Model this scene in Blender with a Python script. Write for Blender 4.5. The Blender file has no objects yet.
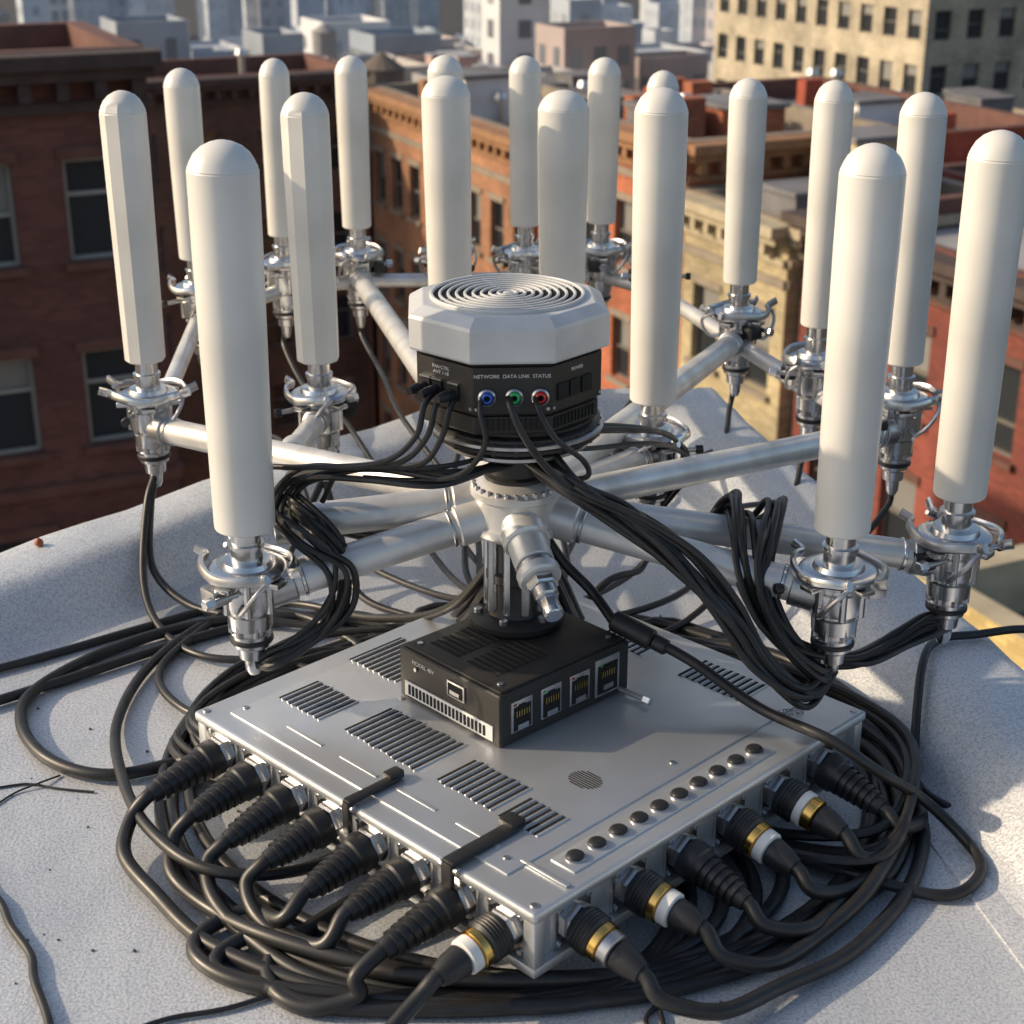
import bpy, bmesh, math, random
from mathutils import Vector, Matrix, Quaternion
R=math.radians
rnd=random.Random(7)
scene=bpy.context.scene
# ------------------------------------------------------------------ materials
MATS={}
def nodes_of(name):
    m=bpy.data.materials.new(name); m.use_nodes=True
    nt=m.node_tree; b=nt.nodes['Principled BSDF']
    MATS[name]=m
    return m,nt,b
def N(nt,t,**k):
    n=nt.nodes.new(t)
    for a,v in k.items(): setattr(n,a,v)
    return n
def pmat(name,col,rough=.5,metal=0.,var=.08,vscale=30.,rvar=.12,bump=0.,bscale=200.,spec=None,dirt=None):
    m,nt,b=nodes_of(name)
    b.inputs['Metallic'].default_value=metal
    tc=N(nt,'ShaderNodeTexCoord')
    no=N(nt,'ShaderNodeTexNoise'); no.inputs['Scale'].default_value=vscale; no.inputs['Detail'].default_value=3
    nt.links.new(tc.outputs['Object'],no.inputs['Vector'])
    r=N(nt,'ShaderNodeValToRGB')
    r.color_ramp.elements[0].position=.3; r.color_ramp.elements[1].position=.72
    r.color_ramp.elements[0].color=(*[c*(1-var) for c in (dirt or col)],1)
    r.color_ramp.elements[1].color=(*[min(1,c*(1+var)) for c in col],1)
    nt.links.new(no.outputs['Fac'],r.inputs['Fac']); nt.links.new(r.outputs['Color'],b.inputs['Base Color'])
    mr=N(nt,'ShaderNodeMapRange'); mr.inputs['To Min'].default_value=min(1,rough+rvar); mr.inputs['To Max'].default_value=max(.03,rough-rvar)
    nt.links.new(no.outputs['Fac'],mr.inputs['Value']); nt.links.new(mr.outputs['Result'],b.inputs['Roughness'])
    if spec is not None: b.inputs['Specular IOR Level'].default_value=spec
    if bump:
        n3=N(nt,'ShaderNodeTexNoise'); n3.inputs['Scale'].default_value=bscale; n3.inputs['Detail'].default_value=2
        nt.links.new(tc.outputs['Object'],n3.inputs['Vector'])
        bp=N(nt,'ShaderNodeBump'); bp.inputs['Strength'].default_value=bump; bp.inputs['Distance'].default_value=.001
        nt.links.new(n3.outputs['Fac'],bp.inputs['Height']); nt.links.new(bp.outputs['Normal'],b.inputs['Normal'])
    return m
radome=pmat('radome_plastic',(.74,.73,.69),.36,0,.04,9,.08,dirt=(.65,.64,.60))
chrome=pmat('chrome_steel',(.66,.66,.66),.24,1,.10,60,.09)
steel=pmat('brushed_steel',(.50,.50,.51),.36,1,.14,80,.1)
armpaint=pmat('silver_paint',(.70,.70,.69),.36,.45,.09,22,.08,dirt=(.58,.57,.55))
casemat=pmat('chassis_aluminium',(.62,.64,.66),.36,.72,.06,9,.09,.10,1500,dirt=(.54,.56,.58))
casedark=pmat('chassis_print_dark',(.10,.105,.11),.5,.6)  # dark grey for the caution lettering on the lid
black=pmat('black_plastic',(.018,.018,.019),.42,0,.2,40,.1)
blackbox=pmat('black_powdercoat',(.030,.028,.026),.48,.2,.15,30,.08,.35,1800)
rubber=pmat('cable_rubber',(.015,.015,.016),.42,0,.5,50,.14,dirt=(.024,.023,.022))
slot=pmat('slot_black',(.006,.006,.006),.8)
gold=pmat('gold_brass',(.75,.48,.14),.25,1)
white=pmat('white_label',(.72,.72,.70),.5)
hutwhite=pmat('white_stucco',(.68,.68,.66),.8,0,.12,.8)
capgrey=pmat('grey_cap_paint',(.60,.61,.61),.4,.1,.05,20,.06,.12,900,dirt=(.54,.55,.55))
blue=pmat('blue_jack',(.02,.10,.45),.3); green=pmat('green_jack',(.03,.42,.12),.3); red=pmat('red_jack',(.5,.02,.02),.3)
orange=pmat('orange_plastic',(.30,.08,.04),.5)
def roofmat():
    m,nt,b=nodes_of('aluminised_membrane')
    tc=N(nt,'ShaderNodeTexCoord')
    big=N(nt,'ShaderNodeTexNoise'); big.inputs['Scale'].default_value=3.2; big.inputs['Detail'].default_value=5
    fine=N(nt,'ShaderNodeTexNoise'); fine.inputs['Scale'].default_value=360; fine.inputs['Detail'].default_value=3
    for n in (big,fine): nt.links.new(tc.outputs['Object'],n.inputs['Vector'])
    r1=N(nt,'ShaderNodeValToRGB'); e=r1.color_ramp.elements
    e[0].position=.34;e[0].color=(.54,.57,.61,1);e[1].position=.64;e[1].color=(.70,.72,.74,1)
    nt.links.new(big.outputs['Fac'],r1.inputs['Fac'])
    r2=N(nt,'ShaderNodeValToRGB'); e=r2.color_ramp.elements
    e[0].position=.34;e[0].color=(.60,.61,.64,1);e[1].position=.58;e[1].color=(1.,1.,1.,1)
    nt.links.new(fine.outputs['Fac'],r2.inputs['Fac'])
    mx=N(nt,'ShaderNodeMixRGB',blend_type='MULTIPLY'); mx.inputs['Fac'].default_value=.85
    nt.links.new(r1.outputs['Color'],mx.inputs['Color1']); nt.links.new(r2.outputs['Color'],mx.inputs['Color2'])
    nt.links.new(mx.outputs['Color'],b.inputs['Base Color'])
    b.inputs['Metallic'].default_value=.3; b.inputs['Roughness'].default_value=.42
    bp=N(nt,'ShaderNodeBump'); bp.inputs['Strength'].default_value=.5; bp.inputs['Distance'].default_value=.0014
    nt.links.new(fine.outputs['Fac'],bp.inputs['Height'])
    bp2=N(nt,'ShaderNodeBump'); bp2.inputs['Strength'].default_value=.7; bp2.inputs['Distance'].default_value=.02
    nt.links.new(big.outputs['Fac'],bp2.inputs['Height']); nt.links.new(bp.outputs['Normal'],bp2.inputs['Normal'])
    nt.links.new(bp2.outputs['Normal'],b.inputs['Normal'])
    return m
membrane=roofmat()
def brickmat(name,col,mort=None,scale=1.,stain=.45,far=False):
    m,nt,b=nodes_of(name)
    tc=N(nt,'ShaderNodeTexCoord')
    no=N(nt,'ShaderNodeTexNoise'); no.inputs['Scale'].default_value=.45 if not far else .12; no.inputs['Detail'].default_value=5
    nt.links.new(tc.outputs['Object'],no.inputs['Vector'])
    rp=N(nt,'ShaderNodeValToRGB'); rp.color_ramp.elements[0].position=.3; rp.color_ramp.elements[1].position=.7
    s=1-stain*(.6 if far else 1); rp.color_ramp.elements[0].color=(s,s,s,1); rp.color_ramp.elements[1].color=(1.1,1.08,1.05,1)
    nt.links.new(no.outputs['Fac'],rp.inputs['Fac'])
    mx=N(nt,'ShaderNodeMixRGB',blend_type='MULTIPLY'); mx.inputs['Fac'].default_value=1
    nt.links.new(rp.outputs['Color'],mx.inputs['Color2'])
    if far: mx.inputs['Color1'].default_value=(*col,1)
    else:
        sp=N(nt,'ShaderNodeSeparateXYZ'); nt.links.new(tc.outputs['Object'],sp.inputs[0])
        ad=N(nt,'ShaderNodeMath',operation='ADD'); nt.links.new(sp.outputs['X'],ad.inputs[0]); nt.links.new(sp.outputs['Y'],ad.inputs[1])
        cb=N(nt,'ShaderNodeCombineXYZ'); nt.links.new(ad.outputs[0],cb.inputs['X']); nt.links.new(sp.outputs['Z'],cb.inputs['Y'])
        br=N(nt,'ShaderNodeTexBrick'); br.inputs['Scale'].default_value=1/scale
        br.inputs['Brick Width'].default_value=.24; br.inputs['Row Height'].default_value=.085; br.inputs['Mortar Size'].default_value=.010
        mort=mort or tuple(min(1,c*.7+.03) for c in col)
        br.inputs['Color1'].default_value=(*[c*.8 for c in col],1); br.inputs['Color2'].default_value=(*[min(1,c*1.2) for c in col],1)
        br.inputs['Mortar'].default_value=(*mort,1)
        nt.links.new(cb.outputs[0],br.inputs['Vector'])
        nt.links.new(br.outputs['Color'],mx.inputs['Color1'])
    nt.links.new(mx.outputs['Color'],b.inputs['Base Color']); b.inputs['Roughness'].default_value=.85
    return m
def glassmat(name,col,rough=.08):
    m,nt,b=nodes_of(name)
    b.inputs['Base Color'].default_value=(*col,1); b.inputs['Roughness'].default_value=rough
    b.inputs['Specular IOR Level'].default_value=.6
    tc=N(nt,'ShaderNodeTexCoord'); no=N(nt,'ShaderNodeTexNoise'); no.inputs['Scale'].default_value=1.3
    nt.links.new(tc.outputs['Object'],no.inputs['Vector'])
    bp=N(nt,'ShaderNodeBump'); bp.inputs['Strength'].default_value=.15; bp.inputs['Distance'].default_value=.05
    nt.links.new(no.outputs['Fac'],bp.inputs['Height']); nt.links.new(bp.outputs['Normal'],b.inputs['Normal'])
    return m
glassA=glassmat('window_glass',(.03,.035,.04)); glassB=glassmat('window_blind',(.24,.24,.23),.3)
frame=pmat('window_frame',(.16,.15,.13),.6); stone=pmat('stone_trim',(.26,.22,.17),.8,0,.15,2)
tar=pmat('tar_roof',(.15,.15,.16),.85,0,.4,.5); asphalt=pmat('asphalt',(.05,.05,.052),.9,0,.3,.3)
# ------------------------------------------------------------------ mesh builder
class MB:
    def __init__(s): s.v=[];s.f=[];s.mi=[];s.mats=[]
    def mid(s,m):
        if m not in s.mats: s.mats.append(m)
        return s.mats.index(m)
    def add(s,vs,fs,mat,M=None):
        o=len(s.v); i=s.mid(mat)
        if M is not None: vs=[M@Vector(v) for v in vs]
        s.v.extend([tuple(v) for v in vs]); s.f.extend([tuple(a+o for a in f) for f in fs]); s.mi.extend([i]*len(fs))
    def obj(s,name,parent=None,M=None,angle=38,smooth=True):
        me=bpy.data.meshes.new(name); me.from_pydata(s.v,[],s.f)
        for m in s.mats: me.materials.append(m)
        me.polygons.foreach_set('material_index',s.mi)
        if smooth:
            me.polygons.foreach_set('use_smooth',[True]*len(s.f)); me.set_sharp_from_angle(angle=R(angle))
        me.update()
        o=bpy.data.objects.new(name,me); scene.collection.objects.link(o)
        if M is not None: o.matrix_world=M
        if parent: o.parent=parent
        return o
def T(x=0,y=0,z=0): return Matrix.Translation((x,y,z))
def align(p,d): return Matrix.Translation(p)@Vector(d).to_track_quat('Z','Y').to_matrix().to_4x4()
def lathe(mb,prof,mat,M=None,seg=32,rot=0,caps=True):
    vs=[];fs=[];n=len(prof)
    for (r,z) in prof:
        for k in range(seg):
            a=2*math.pi*k/seg+rot; vs.append((r*math.cos(a),r*math.sin(a),z))
    for i in range(n-1):
        for k in range(seg):
            k2=(k+1)%seg
            fs.append((i*seg+k,i*seg+k2,(i+1)*seg+k2,(i+1)*seg+k))
    if caps and prof[0][0]>1e-5: fs.append(tuple(range(seg))[::-1])
    if caps and prof[-1][0]>1e-5: fs.append(tuple((n-1)*seg+k for k in range(seg)))
    mb.add(vs,fs,mat,M)
def box(mb,c,s,mat,M=None,bev=0.,seg=2):
    bm=bmesh.new(); bmesh.ops.create_cube(bm,size=1)
    for v in bm.verts: v.co=Vector((v.co.x*s[0]+c[0],v.co.y*s[1]+c[1],v.co.z*s[2]+c[2]))
    if bev: bmesh.ops.bevel(bm,geom=bm.edges[:],offset=bev,segments=seg,profile=.6,affect='EDGES')
    bm.verts.index_update()
    mb.add([v.co.copy() for v in bm.verts],[[v.index for v in f.verts] for f in bm.faces],mat,M); bm.free()
def crs(pts,n):
    P=[Vector(p) for p in pts]; P=[P[0]*2-P[1]]+P+[P[-1]*2-P[-2]]; out=[]
    for i in range(1,len(P)-2):
        p0,p1,p2,p3=P[i-1:i+3]
        for k in range(n):
            t=k/n
            out.append(.5*((2*p1)+(-p0+p2)*t+(2*p0-5*p1+4*p2-p3)*t*t+(-p0+3*p1-3*p2+p3)*t**3))
    out.append(P[-2]); return out
def tube(mb,pts,r,mat,M=None,seg=10,n=8,straight=False,flat=None):
    C=[Vector(p) for p in pts] if straight else crs(pts,n)
    vs=[];fs=[]; prev=None
    L=len(C)
    for i,c in enumerate(C):
        t=(C[min(i+1,L-1)]-C[max(i-1,0)]);
        if t.length<1e-9: t=Vector((0,0,1))
        t.normalize()
        if prev is None:
            a=Vector((0,0,1)) if abs(t.z)<.9 else Vector((1,0,0)); nrm=(a-t*a.dot(t)).normalized()
        else:
            nrm=prev-t*prev.dot(t); nrm.normalize()
        prev=nrm; bn=t.cross(nrm)
        rr=r(i/(L-1)) if callable(r) else r
        for k in range(seg):
            an=2*math.pi*k/seg
            vs.append(c+nrm*(math.sin(an)*rr*(flat or 1))+bn*(math.cos(an)*rr))
    for i in range(L-1):
        for k in range(seg):
            k2=(k+1)%seg; fs.append((i*seg+k,i*seg+k2,(i+1)*seg+k2,(i+1)*seg+k))
    fs.append(tuple(range(seg))[::-1]); fs.append(tuple((L-1)*seg+k for k in range(seg)))
    mb.add(vs,fs,mat,M)
def cyl(mb,p,q,r,mat,M=None,seg=20,bev=.0):
    p=Vector(p);q=Vector(q); L=(q-p).length; A=align(p,q-p)
    if M is not None: A=M@A
    b=bev or min(r*.12,L*.2)
    lathe(mb,[(r-b,0),(r,b),(r,L-b),(r-b,L)],mat,A,seg)
# ------------------------------------------------------------------ camera
cam=bpy.data.cameras.new('camera'); co=bpy.data.objects.new('camera',cam); scene.collection.objects.link(co)
co.location=(-.017,-1.312,.819); co.rotation_euler=(R(90-22),0,0)
cam.sensor_width=36; cam.lens=36*1600/1024; cam.clip_start=.02; cam.clip_end=8000
cam.dof.use_dof=True; cam.dof.focus_distance=1.5; cam.dof.aperture_fstop=11
scene.camera=co
# ------------------------------------------------------------------ light
az=-86; el=27
sd=Vector((math.sin(R(az))*math.cos(R(el)),math.cos(R(az))*math.cos(R(el)),math.sin(R(el))))
sun=bpy.data.lights.new('sun','SUN'); sun.energy=4.1; sun.angle=R(.9); sun.color=(1,.80,.56)
so=bpy.data.objects.new('sun',sun); so.rotation_euler=sd.to_track_quat('Z','Y').to_euler(); scene.collection.objects.link(so)
w=bpy.data.worlds.new('World'); scene.world=w; w.use_nodes=True; nt=w.node_tree
sky=nt.nodes.new('ShaderNodeTexSky'); sky.sky_type='NISHITA'; sky.sun_disc=False
sky.sun_elevation=R(el); sky.sun_rotation=R(az%360); sky.air_density=1.1; sky.dust_density=3.0
nt.links.new(sky.outputs[0],nt.nodes['Background'].inputs[0]); nt.nodes['Background'].inputs[1].default_value=.15
scene.view_settings.view_transform='Standard'; scene.view_settings.look='None'; scene.view_settings.exposure=0
# ------------------------------------------------------------------ roof
poly=[(-.06,1.1),(.30,1.1),(1.41,-4.),(-4.6,-4.)]  # clockwise
def offset(poly,d):
    n=len(poly); out=[]
    for i in range(n):
        a=Vector(poly[i-1]);b=Vector(poly[i]);c=Vector(poly[(i+1)%n])
        u=(b-a).normalized();v=(c-b).normalized()
        n1=Vector((u.y,-u.x));n2=Vector((v.y,-v.x))
        k=(n1+n2)/(1+n1.dot(n2)); out.append(b+k*d)
    return out
prof=[(-.012,-1.2),(-.012,.035),(-.006,.047),(.004,.056),(.02,.060),(.085,.062),(.10,.058),(.115,.047),(.145,.014),(.158,.004),(.175,0)]
mb=MB(); loops=[]
ND=110
for (d,z) in prof:
    P=offset(poly,d); L=[]
    for i in range(4):
        a=P[i];b=P[(i+1)%4]
        for k in range(ND):
            p=a.lerp(b,k/ND)
            zz=z
            if -.1<z<.1 and z>0: zz=z+.0022*math.sin(p.x*23+p.y*17)+.0014*math.sin(p.x*61-p.y*43)
            L.append((p.x,p.y,zz))
    loops.append(L)
nL=len(loops[0])
vs=[p for L in loops for p in L]; fs=[]
for j in range(len(loops)-1):
    for k in range(nL):
        k2=(k+1)%nL; fs.append((j*nL+k,(j+1)*nL+k,(j+1)*nL+k2,j*nL+k2))
base=(len(loops)-1)*nL
fs.append(tuple(base+k for k in range(nL)))
fs=[f[::-1] for f in fs]
mb.add(vs,fs,membrane)
roof=mb.obj('flat_roof',angle=60)
mb=MB()
def strip(mb,p,q,wd,h,z=0.0):
    p=Vector((*p,0));q=Vector((*q,0)); d=(q-p); L=d.length; a=math.atan2(d.y,d.x)
    M=T(p.x,p.y,z)@Matrix.Rotation(a,4,'Z'); box(mb,(L/2,0,h/2),(L,wd,h),membrane,M,bev=h*.45)
strip(mb,(-2.6,-1.9),(.02,.88),.11,.0022)
strip(mb,(.75,-2.0),(.24,.84),.09,.002)
mb.obj('roof_seam',parent=roof)
Pm=offset(poly,.03); mb=MB()
vs=[(p.x,p.y,-1.19) for p in Pm]+[(p.x,p.y,-75) for p in Pm]
brown=brickmat('home_brick',(.25,.11,.07))
mb.add(vs,[(i,(i+1)%4,4+(i+1)%4,4+i) for i in range(4)],brown)
mb.obj('brick_building_below',parent=roof)
# scattered grit on the membrane: one object
mb=MB(); gr=random.Random(3); grit=pmat('grit',(.12,.11,.10),.9)
for k in range(170):
    x=gr.uniform(-.62,.52); y=gr.uniform(-.45,.45); s=gr.uniform(.0006,.0019)
    if x<-.634+.9*(y-.461)+.25 and y>.1: continue
    if x>.33: continue
    lathe(mb,[(s*.7,0),(s,s*.5),(s*.5,s*1.1)],grit,T(x,y,0)@Matrix.Diagonal((1,gr.uniform(.6,1.6),1,1)),5)
mb.obj('roof_grit')
# ------------------------------------------------------------------ ground
mb=MB(); mb.add([(-5000,-3000,-75),(5000,-3000,-75),(5000,7000,-75),(-5000,7000,-75)],[(0,1,2,3)],asphalt); mb.obj('ground',smooth=False)
# ------------------------------------------------------------------ antennas
ANT=[# x,y,L,W,facets,scale_mount
(-.256,.011,.342,.0595,40,1.),(-.456,.533,.315,.0526,10,1.1),(-.495,1.07,.278,.052,40,1.15),(-.386,1.232,.2745,.047,40,1.15),
(-.249,.533,.313,.056,10,1.08),(-.271,1.293,.272,.0515,40,1.15),(-.101,.818,.2975,.064,40,1.1),(-.123,1.30,.272,.056,40,1.1),
(.004,1.308,.27,.052,40,1.15),(.052,.845,.2757,.068,40,1.1),(.131,1.332,.265,.053,40,1.15),(.215,1.232,.256,.05,40,1.15),
(.139,.378,.3377,.056,40,1.),(.307,.92,.282,.052,40,1.15),(.377,.691,.307,.0485,40,1.15),(.277,.004,.340,.0545,40,1.),
(.449,.525,.314,.053,40,1.15),(.404,.09,.338,.054,40,1.05)]
ZB=.27
def antenna(i,x,y,L,W,fac,ms):
    mb=MB(); r=W/2
    pr=[(r*.84,0),(r*.90,.0015),(r*.915,.004),(r*1.0,L*.75),(r,L-.0245),(r*.985,L-.0240),(r*.975,L-.0232),(r*.985,L-.0224),(r*.955,L-.0205),(r*.90,L-.0165),(r*.78,L-.0105),(r*.58,L-.0052),(r*.34,L-.0018),(r*.15,L-.0004),(0.0001,L)]
    lathe(mb,pr,radome,None,fac)
    rr=random.Random(i*13+5); a0=rr.uniform(0,6.28)
    S=Matrix.Diagonal((1,1,ms,1))@Matrix.Rotation(a0,4,'Z')
    lathe(mb,[(.0135,.001),(.0135,-.014),(.0165,-.0145),(.0165,-.018),(.0145,-.0185),(.0145,-.034)][::-1],chrome,S,28)
    lathe(mb,[(.02,-.046),(.034,-.044),(.036,-.041),(.036,-.038),(.033,-.036),(.024,-.0355),(.022,-.031),(.0145,-.030)],chrome,S,32)
    lathe(mb,[(.0005,-.148),(.005,-.147),(.0075,-.142),(.0085,-.131),(.0125,-.129),(.0135,-.119),(.0175,-.116),(.0185,-.104),(.0165,-.1025),(.0165,-.099),(.0205,-.097),(.0215,-.083),(.019,-.0815),(.019,-.0785),(.0245,-.077),(.0255,-.072),(.0255,-.056),(.023,-.0545),(.023,-.051),(.0255,-.0495),(.0255,-.046)],chrome,S,32)
    for k in range(7):
        a=k*6.283/7
        cyl(mb,(.0245*math.cos(a),.0245*math.sin(a),-.079),(.0245*math.cos(a),.0245*math.sin(a),-.046),.0036,chrome,S,8)
        cyl(mb,(.018*math.cos(a+.3),.018*math.sin(a+.3),-.103),(.018*math.cos(a+.3),.018*math.sin(a+.3),-.083),.003,steel,S,8)
    for sgn in (0,math.pi):
        pts=[]
        for k in range(9):
            t=-1.25+2.5*k/8; rad=.040+.004*abs(t)**2
            pts.append((rad*math.cos(t+sgn),rad*math.sin(t+sgn),-.036+.002*math.sin(k)))
        tip=pts[-1]; d=Vector((math.cos(1.25+sgn),math.sin(1.25+sgn),0)); pts.append(Vector(tip)+d*.014+Vector((0,0,.006)))
        tip=pts[0]; d=Vector((math.cos(-1.25+sgn),math.sin(-1.25+sgn),0)); pts.insert(0,Vector(tip)+d*.012+Vector((0,0,.004)))
        tube(mb,pts,.0028,chrome if sgn else steel,S,8,4,flat=1.8)
        box(mb,(0,0,-.0485),(.078,.016,.005),chrome,S@Matrix.Rotation(sgn/2+.3,4,'Z'),bev=.0012)
        a=sgn+.7
        tube(mb,[(.026*math.cos(a),.026*math.sin(a),-.068),(.038*math.cos(a),.038*math.sin(a),-.07),(.049*math.cos(a+.2),.049*math.sin(a+.2),-.058),(.053*math.cos(a+.4),.053*math.sin(a+.4),-.044),(.047*math.cos(a+.7),.047*math.sin(a+.7),-.034)],.0024,steel,S,8,5)
    cyl(mb,(-.052,.012,-.056),(.05,.012,-.056),.0028,steel,S,10)
    cyl(mb,(.046,.012,-.056),(.056,.012,-.056),.0058,chrome,S,6); cyl(mb,(-.056,.012,-.056),(-.048,.012,-.056),.005,black,S,12)
    box(mb,(.034,-.004,-.058),(.018,.022,.016),black if i%3 else steel,S,bev=.003)
    lathe(mb,[(.0185,-.1125),(.020,-.1115),(.020,-.1085),(.0185,-.1075)],black,S,28)
    o=mb.obj('rod_antenna',M=T(x,y,ZB),angle=32)
    o.rotation_euler=(R(rr.uniform(-.5,.5)),R(rr.uniform(-.5,.5)),R(18*(i%3)))
    return o
for i,a in enumerate(ANT): antenna(i,*a)
# ------------------------------------------------------------------ mast, hub and arms
mx,my=-.013,.08
mb=MB(); Mm=T(mx,my,0)
lathe(mb,[(.044,.1455),(.046,.148),(.046,.153),(.042,.156),(.030,.158),(.027,.166),(.027,.19),(.029,.192),(.029,.2),(.026,.203),(.026,.235),(.031,.24)],black,Mm,40)
for k in range(10):
    a=k*.6283
    cyl(mb,(.0275*math.cos(a),.0275*math.sin(a),.162),(.0275*math.cos(a),.0275*math.sin(a),.236),.0036 if k%2 else .0046,chrome if k%2 else steel,Mm,8)
for k in range(6):
    a=k*1.047+.2
    cyl(mb,(.037*math.cos(a),.037*math.sin(a),.155),(.037*math.cos(a),.037*math.sin(a),.161),.0042,steel,Mm,6)
lathe(mb,[(.03,.236),(.040,.239),(.043,.243),(.043,.250),(.040,.252),(.040,.276),(.043,.278),(.043,.284),(.039,.287),(.033,.292),(.029,.294)],armpaint,Mm,48)
for k in range(28):
    a=k*6.283/28
    cyl(mb,(.040*math.cos(a),.040*math.sin(a),.2845),(.040*math.cos(a),.040*math.sin(a),.289),.0022,steel,Mm,6)
lathe(mb,[(.030,.292),(.030,.297),(.026,.299),(.026,.312),(.031,.314),(.031,.318),(.040,.321),(.044,.325)],black,Mm,48)
for (r0,z0,m0) in ((.056,.324,black),(.068,.3295,steel),(.066,.3345,black),(.078,.3395,black),(.080,.3445,steel),(.077,.3495,black),(.072,.3545,black)):
    lathe(mb,[(r0-.002,z0),(r0,z0+.001),(r0,z0+.0038),(r0-.002,z0+.0052)],m0,Mm,72)
for k in range(24):
    a=k*6.283/24; box(mb,(.073,0,.345),(.010,.004,.012),black,Mm@Matrix.Rotation(a,4,'Z'),bev=.0008)
def arm(mb,p,q,r=.0155,h0=.036,endgap=.02,cap=True):
    p=Vector(p);q=Vector(q);d=(q-p).normalized()
    a=p+d*h0; b=q-d*endgap
    cyl(mb,a,b,r,armpaint,None,28,bev=.0008)
    cyl(mb,a-d*.004,a+d*.024,r+.0035,armpaint,None,28,bev=.0015)
    cyl(mb,a+d*.027,a+d*.031,r+.0018,steel,None,28)
    if cap:
        cyl(mb,b-d*.022,b+d*.003,r+.003,steel,None,28,bev=.001)
        cyl(mb,b-d*.032,b-d*.028,r+.0016,chrome,None,28)
H=(mx,my,.262)
def at(i,dz): return (ANT[i][0],ANT[i][1],ZB+dz)
arm(mb,H,at(0,-.066),.0165)
arm(mb,(mx,my+.01,.268),(-.235,.066,.250),.0165,endgap=.0)
arm(mb,H,at(1,-.085)); arm(mb,H,at(15,-.066),.0155); arm(mb,(mx,my,.266),at(17,-.068),.015)
arm(mb,H,at(12,-.066)); arm(mb,H,at(13,-.085)); arm(mb,H,at(5,-.085)); arm(mb,H,at(16,-.085)); arm(mb,H,at(9,-.08)); arm(mb,H,at(6,-.08))
arm(mb,(-.262,.34,.218),at(4,-.07),.0125,h0=.01)
def rail(i,j,dz=-.09): 
    a=Vector(at(i,dz));b=Vector(at(j,dz)); d=(b-a).normalized(); cyl(mb,a+d*.02,b-d*.02,.0115,armpaint,None,20)
rail(2,3);rail(3,5);rail(5,7);rail(7,8);rail(8,10);rail(10,11);rail(11,13);rail(13,14);rail(14,16);rail(1,2);rail(9,8);rail(6,7)
p=Vector((mx,my-.02,.262)); q=Vector((.014,-.025,.218)); d=(q-p).normalized()
cyl(mb,p,p+d*.062,.0185,armpaint,None,28,.001); cyl(mb,p+d*.02,p+d*.036,.022,armpaint,None,28,.002)
cyl(mb,p+d*.062,p+d*.068,.0165,steel); cyl(mb,p+d*.068,p+d*.080,.020,armpaint,None,28,.002)
cyl(mb,p+d*.080,p+d*.090,.0145,chrome,None,6); cyl(mb,p+d*.090,p+d*.102,.011,chrome); cyl(mb,p+d*.102,p+d*.114,.0075,chrome,None,6)
cyl(mb,p+d*.114,p+d*.122,.009,chrome)
mb.obj('antenna_mast')
# ------------------------------------------------------------------ fan unit on the mast
cx=-.021
par=bpy.data.objects.new('octagonal_fan_unit',None); scene.collection.objects.link(par); par.location=(cx,my,.35); par.rotation_euler=(0,0,R(3))
k8=1/math.cos(math.pi/8); ro=math.pi/8
mb=MB()
lathe(mb,[(.068*k8,.0095),(.077*k8,.0105),(.079*k8,.013),(.079*k8,.027),(.076*k8,.0275),(.076*k8,.031),(.0815*k8,.0315),(.0815*k8,.072),(.078*k8,.0725),(.078*k8,.078)],blackbox,None,8,ro)
mb.obj('body',parent=par,angle=20)
mb=MB()
lathe(mb,[(.080*k8,.0765),(.0865*k8,.0768),(.088*k8,.079),(.088*k8,.105),(.0868*k8,.108),(.076*k8,.1148),(.0745*k8,.1152)],capgrey,None,8,ro)
mb.obj('top_cap',parent=par,angle=12)
mb=MB()
lathe(mb,[(.0695,.1146),(.0695,.1170),(.0685,.1182),(.0668,.1182),(.0660,.1172),(.0660,.1150)],capgrey,None,72,caps=False)
lathe(mb,[(.0665,.1150),(.0665,.1158)],slot,None,64)
rr=.0615
while rr>.006:
    lathe(mb,[(rr,.1157),(rr,.1172),(rr-.0006,.1178),(rr-.0020,.1178),(rr-.0026,.1172),(rr-.0026,.1157)],capgrey,None,64,caps=False); rr-=.0074
lathe(mb,[(.0040,.1156),(.0040,.1174),(.002,.1182)],capgrey,None,24)
for a in (20,110,200,290):
    box(mb,(.033,0,.1162),(.062,.0020,.0010),capgrey,Matrix.Rotation(R(a),4,'Z'))
mb.obj('fan_grille',parent=par)
mb=MB()
def face(a):
    n=Vector((math.sin(R(a)),-math.cos(R(a)),0)); x=Vector((math.cos(R(a)),math.sin(R(a)),0)); z=Vector((0,0,1))
    M=Matrix.Identity(4)
    for i in range(3): M[i][0]=x[i];M[i][1]=z[i];M[i][2]=n[i];M[i][3]=n[i]*.0815
    return M
F0=face(0);F1=face(-45);F2=face(45)
for (xx,c) in ((-.022,blue),(.0015,green),(.024,red)):
    lathe(mb,[(.0078,0),(.0078,.003),(.0062,.0045),(.0060,.0)],steel,F0@T(xx,.046,0),24,caps=False)
    lathe(mb,[(.0056,0),(.0056,.0035),(.004,.0055),(.0028,.0055),(.0026,.001)],c,F0@T(xx,.046,0),20,caps=False)
    lathe(mb,[(.0027,0),(.0027,.002)],slot,F0@T(xx,.046,0),12)
for xx in (-.022,-.008,.012):
    box(mb,(xx,.046,.001),(.0115,.013,.003),slot,F1,bev=.0005); lathe(mb,[(.005,0),(.005,.012),(.0035,.02)],black,F1@T(xx,.045,.002),16)
    box(mb,(xx,.0545,.0015),(.0125,.0016,.003),steel,F1)
for xx in (-.02,-.004,.012):
    box(mb,(xx,.048,.001),(.013,.015,.002),slot,F2,bev=.0005)
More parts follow.
